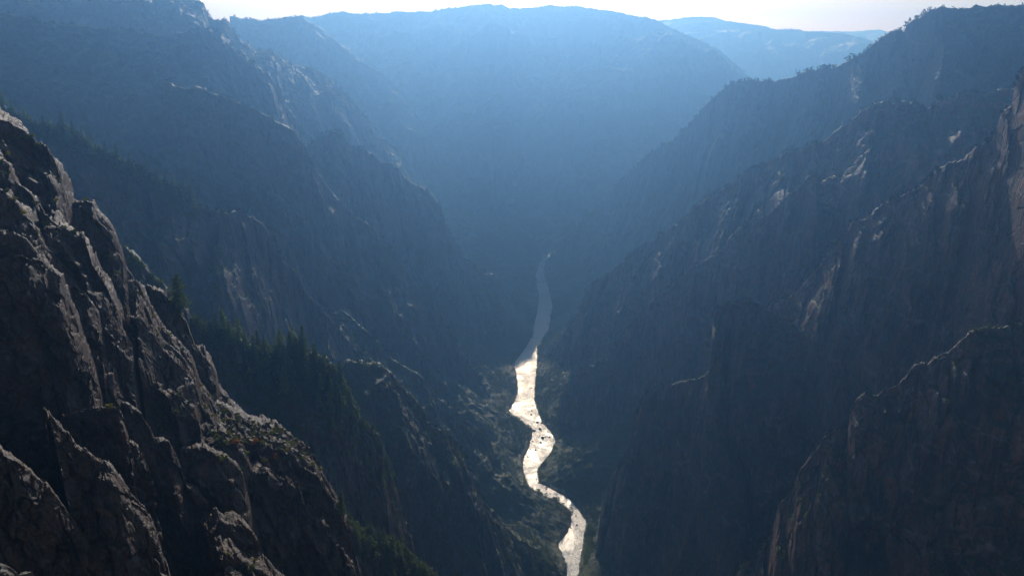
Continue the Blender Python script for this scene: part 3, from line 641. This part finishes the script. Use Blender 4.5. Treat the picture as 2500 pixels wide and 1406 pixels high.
# far scrub: nobody could count it
def scrub_mass(name, mask, n, h0, h1, seed, per=22, leafk=0.34, mat=None):
    r = np.random.default_rng(seed)
    m = np.nonzero(mask)[0]
    m = r.choice(m, min(n, len(m)), replace=False)
    c = AP[m].astype(float); h = r.uniform(h0, h1, len(m)) * (0.7 + 0.6 * r.random(len(m)) ** 3)
    h = h * (np.clip(AP[m][:, 1] / 1100, 0.3, 1) if name == 'rim_trees' else 1.0)
    c[:, 2] += 0.3 * h
    V, F = leaf_cloud(c, h * 0.6, per, 1.0, r, 0.95)
    # leaf size follows the plant
    V = V.reshape(-1, 3, 3); mid = V.mean(1, keepdims=True); V = mid + (V - mid) * np.repeat(h * leafk, per)[:, None, None]
    o = link(bpy.data.objects.new(name, fast_mesh(name, V.reshape(-1, 3), F, mat or L_scrub, False, True)), kind='stuff')
    print(name, len(m))
names = [s_[0] for s_ in SURF]
patchy = noise(AP * 0.012, 71) + 0.5 * noise(AP * 0.04, 72)
dry = (AP[:, 2] > FLOOR + 0.8)
far = VIS & dry & (AP[:, 1] > 1400) & (AN[:, 2] > 0.42) & (patchy > -0.15)
scrub_mass('far_scrub', far, 11000, 4.5, 10.0, 31, 14)
mid_ = VIS & dry & (AP[:, 1] > 440) & (AP[:, 1] < 1400) & (AN[:, 2] > 0.50) & (patchy > -0.1)
scrub_mass('slope_scrub', mid_, 9000, 1.6, 4.2, 32, 16)
crest = VIS & in_poly(ax_, ay_, [(0,235),(120,290),(220,330),(400,420),(500,490),(470,540),(330,450),(200,380),(80,340),(0,310)]) & (AP[:, 1] > 480) & (AP[:, 1] < 950)
scrub_mass('ridge_scrub', crest, 1500, 1.6, 4.0, 35, 20, mat=L_riparian)
bank = VIS & (AI == names.index('canyon_floor')) & (AP[:, 2] > FLOOR + 0.6) & (patchy > -0.5)
scrub_mass('bank_undergrowth', bank, 5000, 1.5, 3.6, 33, 18)
bars = VIS & np.isin(AI, [i for i, n_ in enumerate(names) if n_ == 'gravel_bar']) & (AP[:, 1] < 1500) & (noise(AP * 0.09, 74) > -0.12)
scrub_mass('bank_grass', bars, 2400, 1.0, 2.6, 36, 18, mat=L_grass)
CR = np.concatenate(CREST); CR = CR[(CR[:, 1] > 400)]
AP_, AP = AP, CR
scrub_mass('rim_trees', noise(CR * 0.02, 75) + 0.6 * noise(CR * 0.11, 76) > -0.05, 3400, 2.5, 7.0, 37, 18, mat=L_dark)
AP = AP_
grove = VIS & (ad_ > 270) & (ad_ < 440) & (AN[:, 2] > 0.45) & (patchy > -0.3)
scrub_mass('grove_undergrowth', grove, 2600, 0.8, 2.4, 34, 22)

# ------------------------------------------------------------------ boulders
def boulder_mesh(name, r, mat, n=3, squash=0.7):
    import bmesh
    bm = bmesh.new(); bmesh.ops.create_icosphere(bm, subdivisions=n, radius=1.0)
    P = np.array([v.co[:] for v in bm.verts]); off = r.random(3) * 50
    for _ in range(9):     # broken planes
        d = r.normal(size=3); d /= np.linalg.norm(d); h = r.uniform(0.55, 0.85); t = P @ d - h
        P = P - np.maximum(t, 0)[:, None] * d * 0.85
    P = P * (1 + 0.16 * fbm(P * 1.3 + off, 4, 5)[:, None] + 0.04 * fbm(P * 6 + off, 3, 6)[:, None]) * np.array([1, 0.85, squash])
    for v, p in zip(bm.verts, P): v.co = p
    me = bpy.data.meshes.new(name); bm.to_mesh(me); bm.free(); me.materials.append(mat)
    me.polygons.foreach_set('use_smooth', np.full(len(me.polygons), n > 4)); me.update(); return me
BM = [boulder_mesh('boulder', np.random.default_rng(400 + i), M_boulder) for i in range(5)]
for px, py, w_, lab in [(1325,1069,3.0,'largest dark boulder in the middle of the glittering rapid'), (1318,1047,2.2,'dark boulder midstream just upstream of the largest one'),
        (1312,1031,2.2,'boulder near the right bank at the head of the rapid'), (1304,1052,2.4,'boulder touching the left side of the rapid'),
        (1320,1080,1.9,'small boulder just below the largest midstream one'), (1297,1012,1.6,'small boulder in the smooth white reach above the rapid'),
        (1314,912,3.4,'square dark boulder on the right water edge at the edge of the shade'), (1322,1033,1.6,'small boulder beside the right bank boulder at the rapid head')]:
    p = on_floor(px, py); o = link(bpy.data.objects.new('boulder', rpick(BM)), None, label=lab, category='boulder')
    o.location = (p[0], p[1], FLOOR + 0.15 * w_); o.scale = (w_, w_, w_); o.rotation_euler = (0, 0, random.uniform(0, 6))
rr = np.random.default_rng(9)
for i in range(90):
    k = rr.integers(0, len(RIV) - 3); y, l, r_ = RIV[k]; y2 = RIV[k + 1][0]
    py = rr.uniform(y, y2); side = rr.random()
    px = (l + rr.normal(1, 2.5)) if side < 0.4 else (r_ + rr.normal(-1, 2.5)) if side < 0.8 else rr.uniform(l, r_)
    if py < 860 and rr.random() < 0.6: continue
    p = on_floor(px, py); w_ = rr.uniform(0.5, 1.5)
    o = link(bpy.data.objects.new('boulder', rpick(BM)), None, label='small wet boulder lying in the shallow water of the river', category='boulder', group='small river boulders')
    o.location = (p[0], p[1], FLOOR + 0.1); o.scale = (w_, w_, w_); o.rotation_euler = (0, 0, rr.uniform(0, 6))
for (px, py, Y, w_, sq, rot, lab) in [(-12, 1442, 24, 0.80, 1.35, 0.5, 'lichen spotted boulder with a deep crack in the bottom left corner'),
        (62, 1418, 25, 0.40, 1.0, 1.7, 'smaller cracked boulder right of the lichen spotted one')]:
    o = link(bpy.data.objects.new('boulder', boulder_mesh('boulder', np.random.default_rng(500 + px), M_lichen, 6, sq)), None, label=lab, category='boulder')
    o.location = at(px, py, Y); o.scale = (w_, w_, w_); o.rotation_euler = (0.1, -0.35, rot)

# ------------------------------------------------------------------ camera, light, air
cam = bpy.data.cameras.new('camera'); cam.sensor_width = 36.0; cam.lens = 36.0 * F_PX / 2500.0; cam.clip_start = 0.5; cam.clip_end = 60000
co = bpy.data.objects.new('camera', cam); COL.objects.link(co); co.rotation_euler = (math.radians(90) - PITCH, 0, 0); SC.camera = co
SUN_EL, SUN_AZ = math.radians(23.5), math.radians(0.5)
sd = Vector((math.sin(SUN_AZ) * math.cos(SUN_EL), math.cos(SUN_AZ) * math.cos(SUN_EL), math.sin(SUN_EL)))
sl = bpy.data.lights.new('sun', 'SUN'); sl.energy = 5.0; sl.angle = math.radians(0.5); sl.color = (1.0, 0.98, 0.95)
so = bpy.data.objects.new('sun', sl); COL.objects.link(so); so.rotation_euler = sd.to_track_quat('Z', 'Y').to_euler()
w = bpy.data.worlds.new('World'); SC.world = w; w.use_nodes = True; nt = w.node_tree
sky = nt.nodes.new('ShaderNodeTexSky'); sky.sky_type = 'NISHITA'; sky.sun_disc = False; sky.sun_elevation = SUN_EL; sky.sun_rotation = SUN_AZ
sky.altitude = 2400; sky.air_density = 1.0; sky.dust_density = 4.0; sky.ozone_density = 1.0
nt.links.new(sky.outputs[0], nt.nodes['Background'].inputs[0]); nt.nodes['Background'].inputs[1].default_value = 0.115
HAZE = dict(density=0.00038, color=(0.25, 0.54, 1.0), aniso=0.8)
def haze():
    x0, x1, y0, y1, z0, z1 = -6200, 6700, -400, 6300, FLOOR - 40, 118
    V = [(x, y, z) for x in (x0, x1) for y in (y0, y1) for z in (z0, z1)]
    F = [(0,1,3,2),(4,6,7,5),(0,4,5,1),(2,3,7,6),(0,2,6,4),(1,5,7,3)]
    me = bpy.data.meshes.new('haze'); me.from_pydata(V, [], F); me.update()
    t = NT('haze_air')
    v = t.n('VolumePrincipled', {'Color': (*HAZE['color'], 1), 'Density': HAZE['density'], 'Anisotropy': HAZE['aniso'], 'Absorption Color': (0.5, 0.5, 0.5, 1)})
    t.t.links.new(v.outputs[0], t.out.inputs['Volume']); me.materials.append(t.m)
    link(bpy.data.objects.new('haze', me), kind='stuff')
haze()
SC.view_settings.view_transform = 'Standard'; SC.view_settings.look = 'None'; SC.view_settings.exposure = -0.78; SC.view_settings.gamma = 1.0
SC.cycles.use_denoising = True; SC.cycles.denoiser = 'OPENIMAGEDENOISE'
SC.cycles.max_bounces = 6; SC.cycles.diffuse_bounces = 2; SC.cycles.volume_bounces = 1; SC.cycles.glossy_bounces = 2; SC.cycles.transmission_bounces = 2
SC.cycles.sample_clamp_indirect = 3.0
